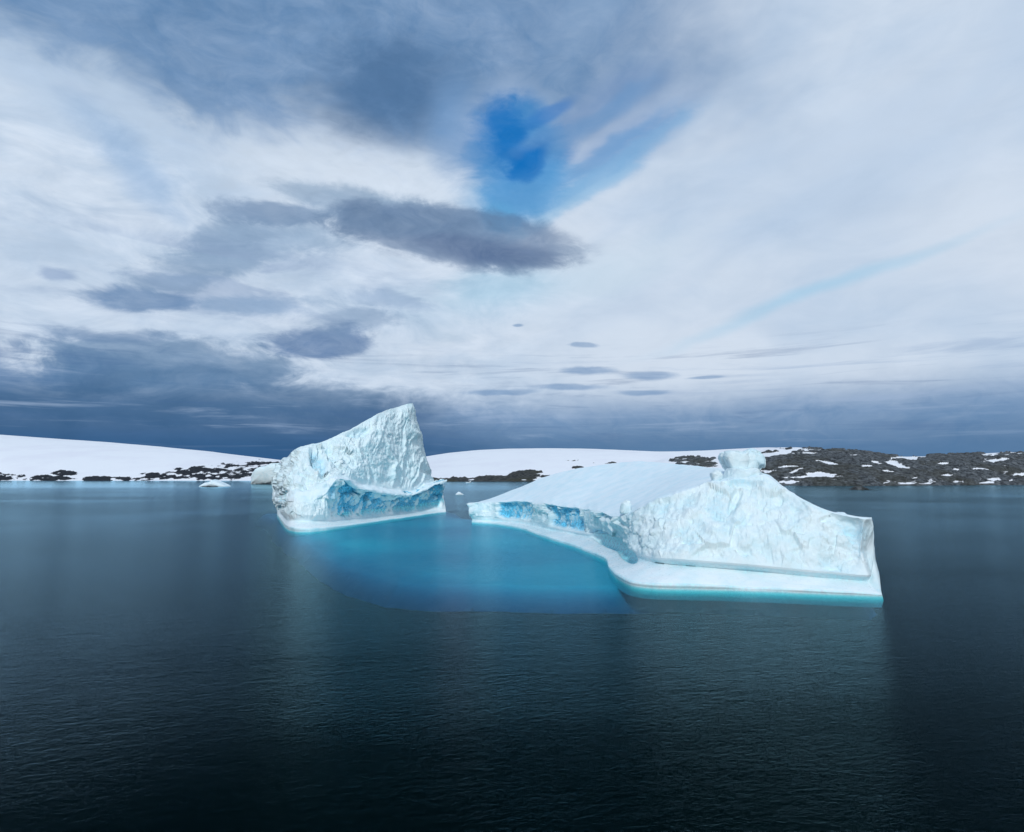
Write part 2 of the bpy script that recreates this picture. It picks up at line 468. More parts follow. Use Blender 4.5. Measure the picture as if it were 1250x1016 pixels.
# sea water: mirror-like skin by Fresnel, clear inside, absorbing red first
def water_material():
    m, t, out = new_mat('sea_water')
    p = t.pos()
    x, y, z = t.sep(p)
    # wind waves run mostly across the view
    a, b = math.cos(R(14)), math.sin(R(14))
    u = x * a + y * b; v = y * a - x * b
    patch = t.noise(t.vec(x * 0.006, y * 0.010), 1.0, 4, 0.55, 0.8)
    wv_ = t.noise(t.vec(u * 0.35, v * 0.8), 1.0, 2, 0.5, 0.5, lac=2.1)
    w_ = t.noise(t.vec(u * 1.5, v * 3.2), 1.0, 4, 0.6, 0.7)
    rp = t.noise(t.vec(x * 4.1 - y * 1.6, y * 7.6 + x * 1.6), 1.0, 4, 0.62, 0.5)
    h = wv_ * 0.14 + w_ * 0.14 + rp * 0.085
    # slick, calm strips far out beneath the snow shore
    slick = t.noise(t.vec(x * 0.0016, y * 0.014, 4.0), 1.0, 4, 0.6)
    calm = t.smooth(y + (slick - 0.5) * 160, 480, 560) * t.smooth(x, -40, -130)
    calm = calm.max(t.smooth(slick, 0.60, 0.68) * t.smooth(y, 150, 260) * 0.55)
    amp = t.lin(patch, 0.3, 0.7, 0.45, 1.4) * (1.0 - calm * 0.93)
    nrm = t.bump(h, amp * 0.52, 1.0)
    geo = t.n('ShaderNodeNewGeometry')
    dt = t.n('ShaderNodeVectorMath', operation='DOT_PRODUCT')
    t.put(dt.inputs[0], nrm); t.t.links.new(geo.outputs['Incoming'], dt.inputs[1])
    cosv = t.math('ABSOLUTE', E(t, dt.outputs['Value']))
    schlick = t.math('SUBTRACT', 1.0, cosv, clamp=True).pow(5.0) * 0.98 + 0.02
    fr = t.math('MULTIPLY', schlick.pow(2.4), 1.3, clamp=True)
    gl = t.n('ShaderNodeBsdfGlossy'); gl.distribution = 'GGX'
    t.put(gl.inputs['Roughness'], 0.13); gl.inputs['Color'].default_value = (0.54, 0.84, 0.98, 1); t.put(gl.inputs['Normal'], nrm)
    tr = t.n('ShaderNodeBsdfTransparent')
    df = t.n('ShaderNodeBsdfDiffuse'); df.inputs[0].default_value = (0.005, 0.085, 0.105, 1)
    m1 = t.n('ShaderNodeMixShader'); m1.inputs[0].default_value = 0.03
    t.t.links.new(tr.outputs[0], m1.inputs[1]); t.t.links.new(df.outputs[0], m1.inputs[2])
    m2 = t.n('ShaderNodeMixShader'); t.put(m2.inputs[0], fr)
    t.t.links.new(m1.outputs[0], m2.inputs[1]); t.t.links.new(gl.outputs[0], m2.inputs[2])
    t.t.links.new(m2.outputs[0], out.inputs[0])
    va = t.n('ShaderNodeVolumeAbsorption')
    ab = (0.85, 0.115, 0.075)
    dens = 0.9
    va.inputs[0].default_value = (*(1 - c / dens for c in ab), 1)
    va.inputs[1].default_value = dens
    t.t.links.new(va.outputs[0], out.inputs['Volume'])
    return m
M_water = water_material()

m, t, out = new_mat('seabed_mud')
pr = t.n('ShaderNodeBsdfPrincipled')
t.put(pr.inputs['Base Color'], t.mix(t.noise(t.pos(), 0.05, 4), (0.006, 0.014, 0.016), (0.012, 0.022, 0.024)))
t.t.links.new(pr.outputs[0], out.inputs[0]); M_bed = m

# ------------------------------------------------------------------ sea
def build_sea():
    L = 9000
    v = [(-L, -L, 0), (L, -L, 0), (L, L, 0), (-L, L, 0), (-L, -L, -60), (L, -L, -60), (L, L, -60), (-L, L, -60)]
    f = [(0, 1, 2, 3), (4, 7, 6, 5), (0, 4, 5, 1), (1, 5, 6, 2), (2, 6, 7, 3), (3, 7, 4, 0)]
    o = mesh_obj('sea', v, f, M_water, smooth=False)
    o.data.materials.append(M_bed)
    for i in range(1, 6): o.data.polygons[i].material_index = 1
    o['kind'] = 'structure'
build_sea()

# ------------------------------------------------------------------ land
def interp(pts, x):
    a = np.array(pts, float)
    return np.interp(x, a[:, 0], a[:, 1])
def smooth1(y, k):
    ker = np.hanning(k * 2 + 1); ker /= ker.sum()
    return np.convolve(np.pad(y, k, mode='edge'), ker, mode='valid')

def build_land(name, x0, x1, sky_pts, shore_pts, depth, mat, rocks, relief, label=None, step=0.7, rows=120, seed=0, dens=0.0, snow=()):
    cols = np.arange(x0, x1, step)
    ys = smooth1(interp(sky_pts, cols), 14); sh = interp(shore_pts, cols)
    t = np.linspace(0, 1, rows) ** 1.15
    t = np.concatenate([[-0.02], t, [1.25, 1.7]])
    V = np.zeros((len(t), len(cols), 3))
    for j, c in enumerate(cols):
        a = W(c, sh[j])
        Ds = a[1]; dep = depth * (0.8 + 0.2 * math.sin(c * 0.011 + seed))
        r = P(c, ys[j], Ds + dep)
        fade = 1.0
        zr = max(r[2], 1.0)
        for i, tt in enumerate(t):
            Y = Ds + dep * tt
            if tt < 0: z = -2.0
            elif tt <= 1: z = zr * math.sin(min(1, tt) * math.pi / 2) ** 0.95
            else: z = zr * (1 - 0.25 * (tt - 1) * 2)
            V[i, j] = ((c - CX) / F * Y * 1.0, Y, z)
    # exact azimuth of the picture column at each height
    pxx, pyy = to_px(V)
    V[..., 0] += (cols[None, :] - pxx) / F * V[..., 1]
    n_big = fbm(V * np.array([0.02, 0.02, 0.03]), 5, 0.55, seed)
    n_fine = fbm(V * np.array([0.075, 0.075, 0.12]), 5, 0.6, seed + 3)
    mask = np.zeros(V.shape[:2])
    pxx, pyy = to_px(V)
    for (rx, ry, ax, ay, amt) in rocks:
        d = np.sqrt(((pxx - rx) / ax) ** 2 + ((pyy - ry) / ay) ** 2)
        mask = np.maximum(mask, (1 - sstep(d, 0.55, 1.15)) * amt)
    # snow patches are drawn in the picture's own streaks: long and low
    streak = fbm(np.stack([pxx * 0.11, pyy * 0.5 + pxx * 0.04, np.zeros_like(pxx) + seed], -1), 5, 0.62, seed + 9)
    rock = np.clip(mask + streak * 0.75 + n_fine * 0.18 - 0.05, 0, 1) * (mask > 0.02)
    for (rx, ry, ax, ay, rot) in snow:
        d = np.sqrt(((pxx - rx + streak * 5) / ax) ** 2 + ((pyy - ry + rot * (pxx - rx) + n_fine * 1.5) / ay) ** 2)
        rock = np.minimum(rock, 0.15 + 0.85 * sstep(d + streak * 0.5, 0.6, 1.2))
    shore = (1 - sstep(V[..., 2], 0.6, 2.6 + 2 * n_big)) * dens
    rock = np.maximum(rock, shore)
    rk = sstep(rock, 0.35, 0.8)
    V[..., 2] += rk * relief * (0.5 + 0.9 * fbm(V * 0.05, 6, 0.6, seed + 5, True)) * sstep(V[..., 2], -1, 5)
    V[..., 2] += (1 - rk) * n_big * 0.5 * sstep(V[..., 2], 1, 8)
    V[0, :, 2] = -2.0
    o = mesh_obj(name, V, grid_faces(len(t), len(cols)), mat, attrs={'rock': rock})
    o['kind'] = 'structure'
    if label: o['label'] = label
    return o

build_land('snow_hill', -450, 560,
           [(-450, 535), (-170, 530), (0, 532), (78, 537.5), (120, 540), (190, 545.5), (250, 551), (300, 557), (335, 561), (400, 569), (470, 578), (560, 586)],
           [(-170, 586.5), (78, 587), (330, 587), (560, 587.4)], 620, M_land_dark,
           [(78, 578, 20, 4, 0.75), (60, 584, 36, 4, 0.8), (120, 585.5, 22, 4.5, 0.95), (-20, 582, 60, 6, 0.7),
            (170, 584.5, 44, 3.2, 0.66), (205, 580.5, 40, 6, 0.58), (240, 577, 36, 10, 0.56), (285, 575, 44, 13, 0.58), (262, 583, 60, 4.5, 0.7),
            (318, 571, 42, 10, 0.6), (350, 574, 30, 12, 0.6)], 2.2,
           'low snow covered hill at left with dark rocks along its shore', seed=1, dens=0.35)
build_land('snow_hill', 430, 990,
           [(430, 572), (480, 565), (522, 557.5), (550, 553.5), (585, 550.3), (620, 548.8), (670, 548), (720, 548.6), (760, 550), (800, 551.8), (830, 551.6), (870, 550), (905, 548), (940, 547), (990, 549)],
           [(430, 588), (700, 588), (990, 587)], 700, M_land_mid,
           [(560, 586, 46, 3.0, 0.8), (610, 585, 40, 4.5, 0.85), (640, 581, 26, 7, 0.86), (672, 583, 18, 3, 0.8), (652, 577, 14, 3, 0.8),
            (706, 572, 10, 1.4, 0.7), (740, 566, 26, 1.2, 0.42), (700, 563, 30, 1.0, 0.38)], 3.0,
           'broad white snow dome in the middle with a rocky shore', seed=2, dens=0.75)
build_land('rocky_hill', 760, 1850,
           [(760, 572), (790, 566), (812, 560), (840, 558.5), (870, 558.5), (900, 556), (925, 551), (950, 546.5), (975, 546.5), (1000, 549), (1030, 550.5), (1060, 553), (1085, 557), (1100, 558), (1130, 557.5), (1150, 556), (1172, 555), (1220, 553), (1300, 552), (1440, 556), (1600, 554), (1850, 563)],
           [(760, 592), (950, 593), (1060, 593.4), (1172, 592.6), (1440, 591)], 300, M_land_rock,
           [(1020, 572, 140, 30, 0.98), (1160, 572, 90, 24, 0.96), (1320, 572, 170, 30, 0.94), (1560, 572, 220, 30, 0.9), (1780, 572, 160, 30, 0.9), (900, 585, 80, 9, 0.9), (930, 570, 50, 16, 0.66),
            (845, 561.5, 38, 4.5, 0.75), (850, 568, 34, 4, 0.75)], 2.8,
           'low grey rocky hill at right streaked with snow patches', step=0.55, rows=150, seed=5, dens=0.8,
           snow=[(930, 549, 26, 3, 0), (958, 552, 34, 3.2, 0.25), (945, 556, 26, 3.5, 0.05), (988, 554.5, 10, 1.8, 0), (1044, 557, 9, 1.8, 0), (1008, 565.5, 16, 1.8, -0.15),
                 (962, 571, 14, 1.8, 0), (972, 576, 12, 2.2, 0.35), (1002, 580.5, 22, 3.0, 0.0), (990, 583.5, 40, 2, 0.02), (965, 589, 18, 1.8, 0), (936, 577, 16, 1.4, 0),
                 (1110, 559.5, 26, 2.6, 0.05), (1092, 567, 16, 4, -0.25), (1088, 577, 13, 1.8, -0.15), (1156, 581, 10, 1.5, 0), (1150, 567, 8, 1.6, 0), (1168, 575, 8, 1.3, 0),
                 (1058, 570, 7, 1.6, 0), (1070, 566, 8, 1.4, -0.2), (1215, 563, 22, 2.5, 0.1), (1195, 574, 16, 2, 0), (1250, 580, 20, 2, 0), (1290, 566, 30, 3, 0)])

# ------------------------------------------------------------------ icebergs as lofted bodies
def catmull(a, n):
    """a: (K, ...) control values, n samples per span"""
    K = len(a); out = []
    for k in range(K - 1):
        p1, p2 = a[k], a[k + 1]
        p0 = a[k - 1] if k else 2 * p1 - p2
        p3 = a[k + 2] if k + 2 < K else 2 * p2 - p1
        nn = n[k] if hasattr(n, '__len__') else n
        for i in range(nn):
            t = i / nn
            cr = 0.5 * (2 * p1 + (p2 - p0) * t + (2 * p0 - 5 * p1 + 4 * p2 - p3) * t * t + (3 * p1 - p0 - 3 * p2 + p3) * t ** 3)
            out.append(cr)
    out.append(a[-1])
    return np.array(out)
def linear(a, n):
    K = len(a); out = []
    for k in range(K - 1):
        nn = n[k] if hasattr(n, '__len__') else n
        for i in range(nn):
            t = i / nn
            out.append(a[k] * (1 - t) + a[k + 1] * t)
    out.append(a[-1])
    return np.array(out)

def grid_normals(V):
    du = np.gradient(V, axis=1); dv = np.gradient(V, axis=0)
    n = np.cross(du, dv)
    n /= np.maximum(np.linalg.norm(n, axis=-1, keepdims=True), 1e-9)
    return n

def loft(stations, row_n, col_n, back, back_n=(10, 14, 3)):
    """stations: lists of (px,py) waterline, then (px,py,Y) rows up to the skyline. Adds keel below and a back slope."""
    ctl = []
    for st in stations:
        w = W(*st[0])
        rows = [w + np.array([0, 0.3, -1.5]), w + np.array([0, -0.2, -0.6]), w + np.array([0, 0, 0.0])]
        for q in st[1:]:
            if len(q) == 2:                   # the lip just above the water: same distance as the waterline
                rows.append(P(q[0], q[1], w[1] + 0.05))
            else: rows.append(P(*q))
        top = rows[-1]
        bd = np.array(back)
        b1 = top + bd * 0.35; b1[2] = top[2] * 0.9
        b2 = top + bd; b2[2] = 0.0
        b3 = b2 + np.array([0, 0, -3.5])
        rows += [b1, b2, b3]
        ctl.append(rows)
    A = np.array(ctl).transpose(1, 0, 2)      # rows, stations, 3
    A = np.stack([0.75 * catmull(r, col_n) + 0.25 * linear(r, col_n) for r in A])
    rn = [2, 2] + list(row_n) + list(back_n)
    V = 0.35 * catmull(A, rn) + 0.65 * linear(A, rn)
    edges = np.cumsum([0] + rn)               # grid row of each control row
    return V, edges

def close_ends(V, faces):
    """fan the two ends shut"""
    nr, nc = V.shape[:2]
    verts = V.reshape(-1, 3)
    extra, fs = [], []
    for c, flip in ((0, True), (nc - 1, False)):
        ring = np.arange(nr) * nc + c
        ctr = verts[ring].mean(0); idx = len(verts) + len(extra); extra.append(ctr)
        for i in range(nr - 1):
            a, b = ring[i], ring[i + 1]
            fs.append((idx, b, a, a) if flip else (idx, a, b, b))
    return extra, fs

def split_parts(V, edges, parts, parent, attrs):
    """parts: (name, first control row, last control row, material)"""
    nr, nc = V.shape[:2]
    for name, r0, r1, mat in parts:
        a, b = edges[r0], edges[r1]
        sub = V[a:b + 1]
        mesh_obj(name, sub, grid_faces(b - a + 1, nc), mat, parent, {k: v[a:b + 1] for k, v in attrs.items()})

def end_cap(V, c, e0, e1, mat, parent, out, name='end_wall'):
    """closes the loft at column c between rows e0..e1"""
    ring = V[e0:e1 + 1, c]
    n = len(ring); half = n // 2
    # stitch the first half of the ring to the second half
    a = ring[:half + 1]; b = ring[::-1][:half + 1]
    K = 10
    g = np.stack([a * (1 - k / K) + b * (k / K) for k in range(K + 1)], 1)
    bul = np.sin(np.linspace(0, math.pi, K + 1))[None, :, None]
    g = g + np.array(out)[None, None, :] * bul * 0.5
    g = g + (fbm(g * 0.6, 4, 0.5, 3) * 0.4 * bul[..., 0])[..., None] * np.array(out)
    mesh_obj(name, g, grid_faces(g.shape[0], g.shape[1]), mat, parent, {'blue': np.zeros(g.shape[:2]) + 0.2})

def ell(pxx, pyy, items):
    m_ = np.zeros(pxx.shape)
    for (x, y, ax, ay, rot, amt) in items:
        c, s_ = math.cos(R(rot)), math.sin(R(rot))
        dx, dy = pxx - x, pyy - y
        d = np.sqrt(((dx * c + dy * s_) / ax) ** 2 + ((dy * c - dx * s_) / ay) ** 2)
        m_ = np.maximum(m_, (1 - sstep(d, 0.6, 1.15)) * amt)
    return m_

# ---- left iceberg: leaning fin
def build_left():
    st = [
     [(338, 629), (338, 627), (338, 623, 207), (335, 616, 206), (332, 609, 205), (333, 600, 207), (335, 588, 209), (338, 578, 211), (344, 568.5, 214)],
     [(341, 634), (341, 631), (342, 626, 196), (338, 618, 197), (335, 611, 196), (336, 600, 198), (339, 585, 200), (343, 573, 202), (348.5, 562, 205)],
     [(349, 645), (348.5, 641), (350, 635, 163), (348.5, 627, 163), (346, 612, 164), (346, 600, 166), (347, 585, 169), (351, 570, 173), (356, 552, 180)],
     [(360, 649), (360, 644.5), (360, 636, 157), (359, 628, 156), (359, 612, 157), (359, 600, 159), (361, 583, 163), (365, 565, 168), (367, 545.5, 176)],
     [(378, 649.4), (378, 645), (378, 636.5, 157), (377, 629, 156), (377, 612, 158), (378, 600, 160), (379, 583, 164), (381, 562, 170), (380, 541.8, 177)],
     [(398, 647.4), (398, 643.5), (398, 636, 162), (397, 628, 160), (396, 604, 161), (395, 594, 162), (397, 578, 167), (397, 560, 174), (396, 538.8, 181)],
     [(412, 645.2), (412, 642), (412, 635, 169), (411, 627, 168), (411, 585, 164.5), (411, 581.5, 168), (416, 568, 176), (420, 550, 180), (420, 528, 186)],
     [(424, 643.3), (424, 641), (424, 634, 175), (424, 627, 175), (424, 588, 168), (426, 584, 173), (430, 569, 179), (432, 548, 183), (433, 521.2, 189)],
     [(437, 641.3), (437, 639.3), (437, 633, 180), (437, 626, 180), (436, 596, 174), (439, 590, 180), (444, 568, 184), (447, 543, 187), (446, 513.5, 193)],
     [(458, 638), (458, 636.3), (458, 631.5, 190), (458, 624, 190), (456, 600, 182), (460, 594, 189), (464, 568, 192), (466, 540, 194), (463, 505, 199)],
     [(485, 634), (485, 632.5), (485, 628.5, 201), (485, 621, 202), (482, 604.5, 193), (485, 598, 201), (488, 570, 204), (488, 533, 206), (484, 497, 208)],
     [(507, 630.8), (507, 629.4), (507, 626, 211), (507, 619, 212), (503, 604.5, 204), (505, 599, 210), (506, 570, 212), (504, 532, 213), (502, 492.5, 214)],
     [(523, 628.4), (523, 627.2), (523, 624, 217), (523, 616, 218), (520, 598.5, 211), (519, 590, 217), (517, 572, 218), (512, 545, 218), (504.3, 494.5, 218)],
     [(534, 626.8), (534, 625.7), (534, 622.5, 221), (534, 613, 222), (531, 590.5, 216), (525, 589, 223), (522.5, 577, 224), (518.5, 556, 224), (510, 520, 224)],
     [(540, 626), (540, 624.9), (540, 621.5, 223), (541, 611, 223), (539, 588, 219), (533, 588.5, 226), (530, 589, 229), (529, 590, 231), (529, 591, 234)],
     [(544.5, 625.4), (544.5, 624.6), (544, 621, 225), (544.5, 608, 225), (546, 586.3, 222), (543, 587, 227), (540, 588.5, 232), (537, 590, 236), (535, 592, 240)],
    ]
    root_pt = W(440, 641)
    root = empty('iceberg', (root_pt[0], root_pt[1] + 8, 0), 'tall white iceberg shaped like a leaning fin, with a blue band above its waterline', 'iceberg')
    V, e = loft(st, (4, 10, 8, 34, 10, 26, 30, 30), 46, (-2.0, 16.0, 0))
    # control rows: 0 keel,1,2 water,3 lip,4 groove,5 wall lip,6 rim,7 ledge,8 wall mid,9 wall high,10 top,11 back,12 back water,13
    nr, nc = V.shape[:2]
    pxx, pyy = to_px(V)
    rows = np.arange(nr)[:, None] * np.ones((1, nc))
    front = (rows <= e[10])
    N = grid_normals(V)
    # normals should look outwards (towards -Y on the front)
    if N[e[8], nc // 2, 1] > 0: N = -N
    wall = sstep(rows, e[7], e[7] + 10) * (1 - sstep(rows, e[10] - 9, e[10]))
    low = sstep(rows, e[4], e[5]) * (1 - sstep(rows, e[6] - 2, e[6] + 2))
    right = sstep(pxx + fbm(V * 0.35, 4, 0.6, 19) * 14 - (pyy - 600) * -0.25, 402, 428)
    # flutes that lean with the layers: stretch along the slanted up direction
    q = V - V[e[8], nc // 2]
    s_al = q[..., 0] * 0.9 + q[..., 1] * 0.45 + q[..., 2] * 0.42      # across the flutes
    t_al = q[..., 2] - q[..., 0] * 0.2
    # flutes fan up and out from the low saddle behind the ledge
    piv = P(492, 640, 205)
    fx = (V[..., 0] - piv[0]) - 0.12 * (V[..., 1] - piv[1]); fz = V[..., 2] - piv[2]
    ph = np.arctan2(fx, fz + 4) + fbm(V * 0.12, 3, 0.5, 13) * 0.05
    rr = np.hypot(fx, fz)
    fl = fbm(np.stack([ph * 15, rr * 0.05, 0 * ph + 2], -1), 5, 0.62, 11, True)
    fl2 = fbm(np.stack([ph * 4.5, rr * 0.04, 0 * ph + 8], -1), 3, 0.5, 17)
    fa1, ed1 = facets(V * 0.28, 3)
    fa2, ed2 = facets(V * 0.8, 9)
    fb = fbm(V * 0.5, 6, 0.6, 21)
    d = wall * (fl * 1.7 + fl2 * 2.6 + fb * 0.45 + fa2 * 0.2) * (0.35 + 0.65 * right)
    d += wall * (1 - right) * (fb * 0.7 + fa1 * 1.3)
    d += low * right * (fa1 * 1.5 + fa2 * 0.35 + fb * 0.5 - 1.6)
    d += low * (1 - right) * (fa1 * 0.6 + fb * 0.4 + fbm(np.stack([V[..., 0] * 0.9, V[..., 1] * 0.9, V[..., 2] * 0.12], -1), 4, 0.6, 5) * 0.5)
    d += sstep(rows, e[6] - 2, e[6]) * (1 - sstep(rows, e[7], e[7] + 6)) * fbm(V * 0.4, 4, 0.5, 31) * 0.55
    cw = fbm(V * 0.5, 4, 0.6, 93) * 9
    cave = ell(pxx + cw, pyy + cw * 0.8, [(344, 606, 6, 9, 25, 1.0), (340, 619, 6, 5, 0, 0.8)]) * front * (rows > e[4])
    d -= cave * 1.5
    d += ell(pxx, pyy, [(408, 590, 20, 5, -5, 1.0)]) * front * 0.8
    dent = ell(pxx, pyy, [(389, 563, 9, 21, -22, 1.0), (437, 528, 16, 6, -10, 0.7), (405, 556, 6, 14, -20, 0.6)]) * wall
    d -= dent * 2.2
    # a little wobble on the smooth foot too
    d += sstep(rows, e[2], e[3]) * (1 - sstep(rows, e[4], e[5])) * fbm(V * 0.25, 3, 0.5, 41) * 0.18
    d += sstep(rows, e[10], e[10] + 3) * fb * 0.8
    d *= 1 - sstep(rows, e[12] - 2, e[12])
    tipfade = 1.0
    V = V + N * (d * tipfade)[..., None]
    V[..., 2] += (rows > e[9]) * (rows < e[11]) * fbm(np.stack([V[..., 0] * 0.5, V[..., 1] * 0 , V[..., 2] * 0], -1), 4, 0.6, 51) * 0.35
    blue = low * right * (0.92 + 0.5 * fb - 0.8 * sstep(fa1 + 0.5 * fa2 + fb, 0.1, 0.7))
    blue += low * (1 - right) * ell(pxx, pyy, [(404, 600, 8, 14, 0, 0.5)])
    blue = np.maximum(blue, cave * 1.0)
    blue = np.maximum(blue, dent * 0.45)
    blue = np.maximum(blue, wall * right * sstep(-fl, 0.0, 0.5) * 0.45)
    blue = np.maximum(blue, sstep(rows, e[3] + 2, e[4]) * (1 - sstep(rows, e[4], e[5])) * 0.22)
    blue = np.maximum(blue, (rows <= e[3]) * 0.40)
    split_parts(V, e, [('keel', 0, 2, M_sub), ('waterline_foot', 2, 5, M_foot), ('lower_wall', 5, 6, M_wall),
                       ('snow_ledge', 6, 7, M_cap), ('leaning_wall', 7, 10, M_wall), ('back_slope', 10, 13, M_cap)], root, {'blue': blue})
    end_cap(V, 0, 0, nr - 1, M_wall, root, (-1, 0.3, 0))
    end_cap(V, nc - 1, 0, nr - 1, M_wall, root, (1, 0.3, 0))
    return root
left_root = build_left()

# ---- lump used for blocks on the berg, growlers and skerries
def lump(name, poly, Y, half, mat, parent=None, amp=0.25, seed=0, n_th=90, n_ph=44, freq=0.8, blue=0.1, attr='blue', squash=2.6):
    """a closed body whose outline, seen from the front, follows poly (px,py)"""
    pts = np.array([P(x, y, Y) for x, y in poly])
    ctr = pts.mean(0)
    K = len(pts)
    seg = np.linalg.norm(np.roll(pts, -1, 0) - pts, axis=1)
    cum = np.concatenate([[0], np.cumsum(seg)])
    s_ = np.linspace(0, cum[-1], n_th, endpoint=False)
    ring = np.stack([np.interp(s_, cum, np.append(pts[:, k], pts[0, k])) for k in range(3)], -1)
    ph = np.linspace(-1, 1, n_ph)
    V = np.zeros((n_ph, n_th, 3))
    for i, p_ in enumerate(ph):
        k = max(0.0, 1 - abs(p_) ** squash) ** (1 / squash)
        V[i] = ctr + (ring - ctr) * k
        V[i, :, 1] += half * math.copysign(abs(p_) ** 0.9, p_)
    N = V - ctr; N /= np.maximum(np.linalg.norm(N, axis=-1, keepdims=True), 1e-6)
    fa, _ = facets(V * freq, seed)
    d = fa * amp * 1.4 + fbm(V * freq * 2, 5, 0.6, seed) * amp
    V = V + N * (d * (0.35 + 0.65 * (1 - np.abs(ph[:, None]) ** 4)))[..., None]
    f = grid_faces(n_ph, n_th, wrap=True)
    return mesh_obj(name, V, f, mat, parent, {attr: np.zeros(V.shape[:2]) + blue})

# ---- right iceberg: wide tilted slab
def build_right():
    st = [
     [(576, 638), (575.6, 636.4), (576, 634.6, 181), (574, 630, 180.5), (572.5, 623, 180), (573, 614, 181), (577, 614.5, 184), (581, 614, 187), (586, 612.5, 189)],
     [(588, 638.8), (588, 637.4), (588, 635.2, 177), (587, 632, 177), (587, 624, 177.5), (588, 613.6, 179), (592, 612.5, 183), (597, 610, 187), (603, 607, 191)],
     [(603, 640), (603, 638.6), (603, 636, 175.5), (602, 632.5, 175.5), (602, 624, 176), (603, 613, 176), (609, 609, 181), (614, 606, 186), (620, 601, 190)],
     [(635.6, 645.6), (636, 643.8), (637, 639.2, 165), (638, 636, 164.5), (637, 626, 164), (640, 612, 162), (648, 603, 168), (654, 594, 174), (661, 583.5, 181)],
     [(668, 657.2), (668.5, 654.8), (671, 647, 146), (672, 643, 145), (670, 630, 145), (675, 615.5, 142), (685, 603, 149), (696, 589, 158), (707, 571.8, 169)],
     [(700, 667), (700.5, 664), (705, 653, 131), (706, 650, 130), (704, 638, 131), (708, 620, 129), (722, 603, 138), (735, 585, 148), (748, 565.5, 160)],
     [(725, 677.3), (725.5, 674), (733, 658.5, 119), (734, 654.5, 117), (730, 641, 118), (732, 623.5, 115), (750, 604, 126), (766, 585, 137), (780, 564, 150)],
     [(739.5, 684.5), (740, 681), (754, 667, 109), (756, 662, 107), (748, 648, 108), (747, 629, 105), (774, 605, 116), (792, 586, 128), (807, 565.3, 141)],
     [(743, 694), (743.5, 690), (764, 675.5, 102), (766, 670, 100.5), (764, 652, 101), (762, 627, 100), (793, 602, 110), (815, 584, 120), (835, 568, 131)],
     [(751, 703.5), (752, 699), (775, 682, 94), (777, 676, 92.5), (778, 652, 93), (779, 621, 95), (812, 599, 103), (835, 583, 112), (856, 570.3, 121)],
     [(770, 714), (771, 709), (798, 687.5, 87), (800, 681, 85.5), (802, 650, 88), (808, 609, 92), (838, 592, 98), (856, 581, 104), (872, 572, 111)],
     [(800, 718), (801, 712.5), (822, 690, 84.5), (823, 682, 83), (826, 645, 86), (835, 600, 91), (857, 588, 95.5), (870, 580, 100), (884, 574, 104)],
     [(840, 719), (840, 713.5), (850, 692, 83), (850, 684, 81.7), (852, 640, 85), (861, 591, 91), (875, 584.5, 94), (886, 579, 97), (897, 576.5, 100)],
     [(880, 719.8), (880, 715), (882, 694.5, 82), (882, 686.5, 80.7), (883, 640, 84), (887, 585.5, 90), (896, 581, 92.5), (903, 578, 95), (910, 577, 97)],
     [(915, 721), (915, 716.2), (914, 697, 81.2), (914, 689, 80), (914, 640, 83.5), (912, 582.5, 90), (916, 579.5, 91.5), (920, 577.8, 93), (924, 577.3, 95)],
     [(945, 722), (945, 717.6), (942, 699.5, 80.3), (942, 691.5, 79.2), (940, 640, 83), (934, 581.5, 89), (936, 580.3, 90.3), (938, 580, 91.5), (940, 581, 93)],
     [(972, 723.2), (972, 719.2), (966, 702, 79.7), (966, 694, 78.6), (963, 646, 82), (954, 595.5, 87), (955, 594.4, 88.3), (956, 594.3, 89.5), (957, 595.6, 91)],
     [(1000, 724.4), (1000, 720.9), (992, 704.5, 79), (992, 696.5, 78), (988, 660, 80.5), (982, 612.5, 84.5), (983, 611.2, 86), (984, 611.2, 87.5), (985, 612.3, 89)],
     [(1030, 725.6), (1030, 722.6), (1020, 707, 78.4), (1020, 699, 77.4), (1017, 667, 79.5), (1014, 625, 82), (1015, 623.8, 83.5), (1016, 623.8, 85), (1017, 624.8, 86.5)],
     [(1052, 726.4), (1052, 723.9), (1042, 709, 78), (1044, 701.5, 76.9), (1042, 670, 78.6), (1042, 632, 80), (1043, 631, 81.5), (1044, 631, 83), (1045, 631.6, 84.5)],
     [(1067, 726.9), (1067, 725.1), (1055, 710, 77.8), (1060, 702.5, 76.8), (1053, 672, 78.2), (1057, 634.4, 79.2), (1058, 632.8, 80.7), (1059, 632.8, 82), (1060, 633.3, 83.5)],
     [(1077, 727), (1076, 726), (1060.5, 710, 79), (1064, 701, 78.5), (1059, 674, 80), (1064, 634.5, 80.7), (1064, 633, 82), (1063.5, 633.5, 83.3), (1063, 634.5, 84.5)],
    ]
    rp = W(880, 720)
    root = empty('iceberg', (rp[0] - 4, rp[1] + 12, 0), 'wide low iceberg with smooth sloping snow top and an ice block on its peak', 'iceberg')
    V, e = loft(st, (5, 14, 7, 26, 34, 16, 16, 16), 36, (7.0, 13.0, 0))
    # control rows: 2 water,3 lip,4 groove,5 wall lip,6 wall mid,7 wall top,8,9 cap,10 skyline
    nr, nc = V.shape[:2]
    pxx, pyy = to_px(V)
    rows = np.arange(nr)[:, None] * np.ones((1, nc))
    N = grid_normals(V)
    if N[e[6], int(nc * 0.7), 1] > 0: N = -N
    wall = sstep(rows, e[5] - 1, e[5] + 7) * (1 - sstep(rows, e[7] - 5, e[7] + 1))
    side = 1 - sstep(pxx, 742, 775)                       # the long receding side wall
    fb = fbm(V * 0.55, 6, 0.62, 61)
    fa1, _ = facets(V * 0.22, 23)
    fa2, _ = facets(V * 0.6, 29)
    fa3, _ = facets(V * 1.5, 37)
    big = fbm(V * 0.13, 3, 0.5, 43)
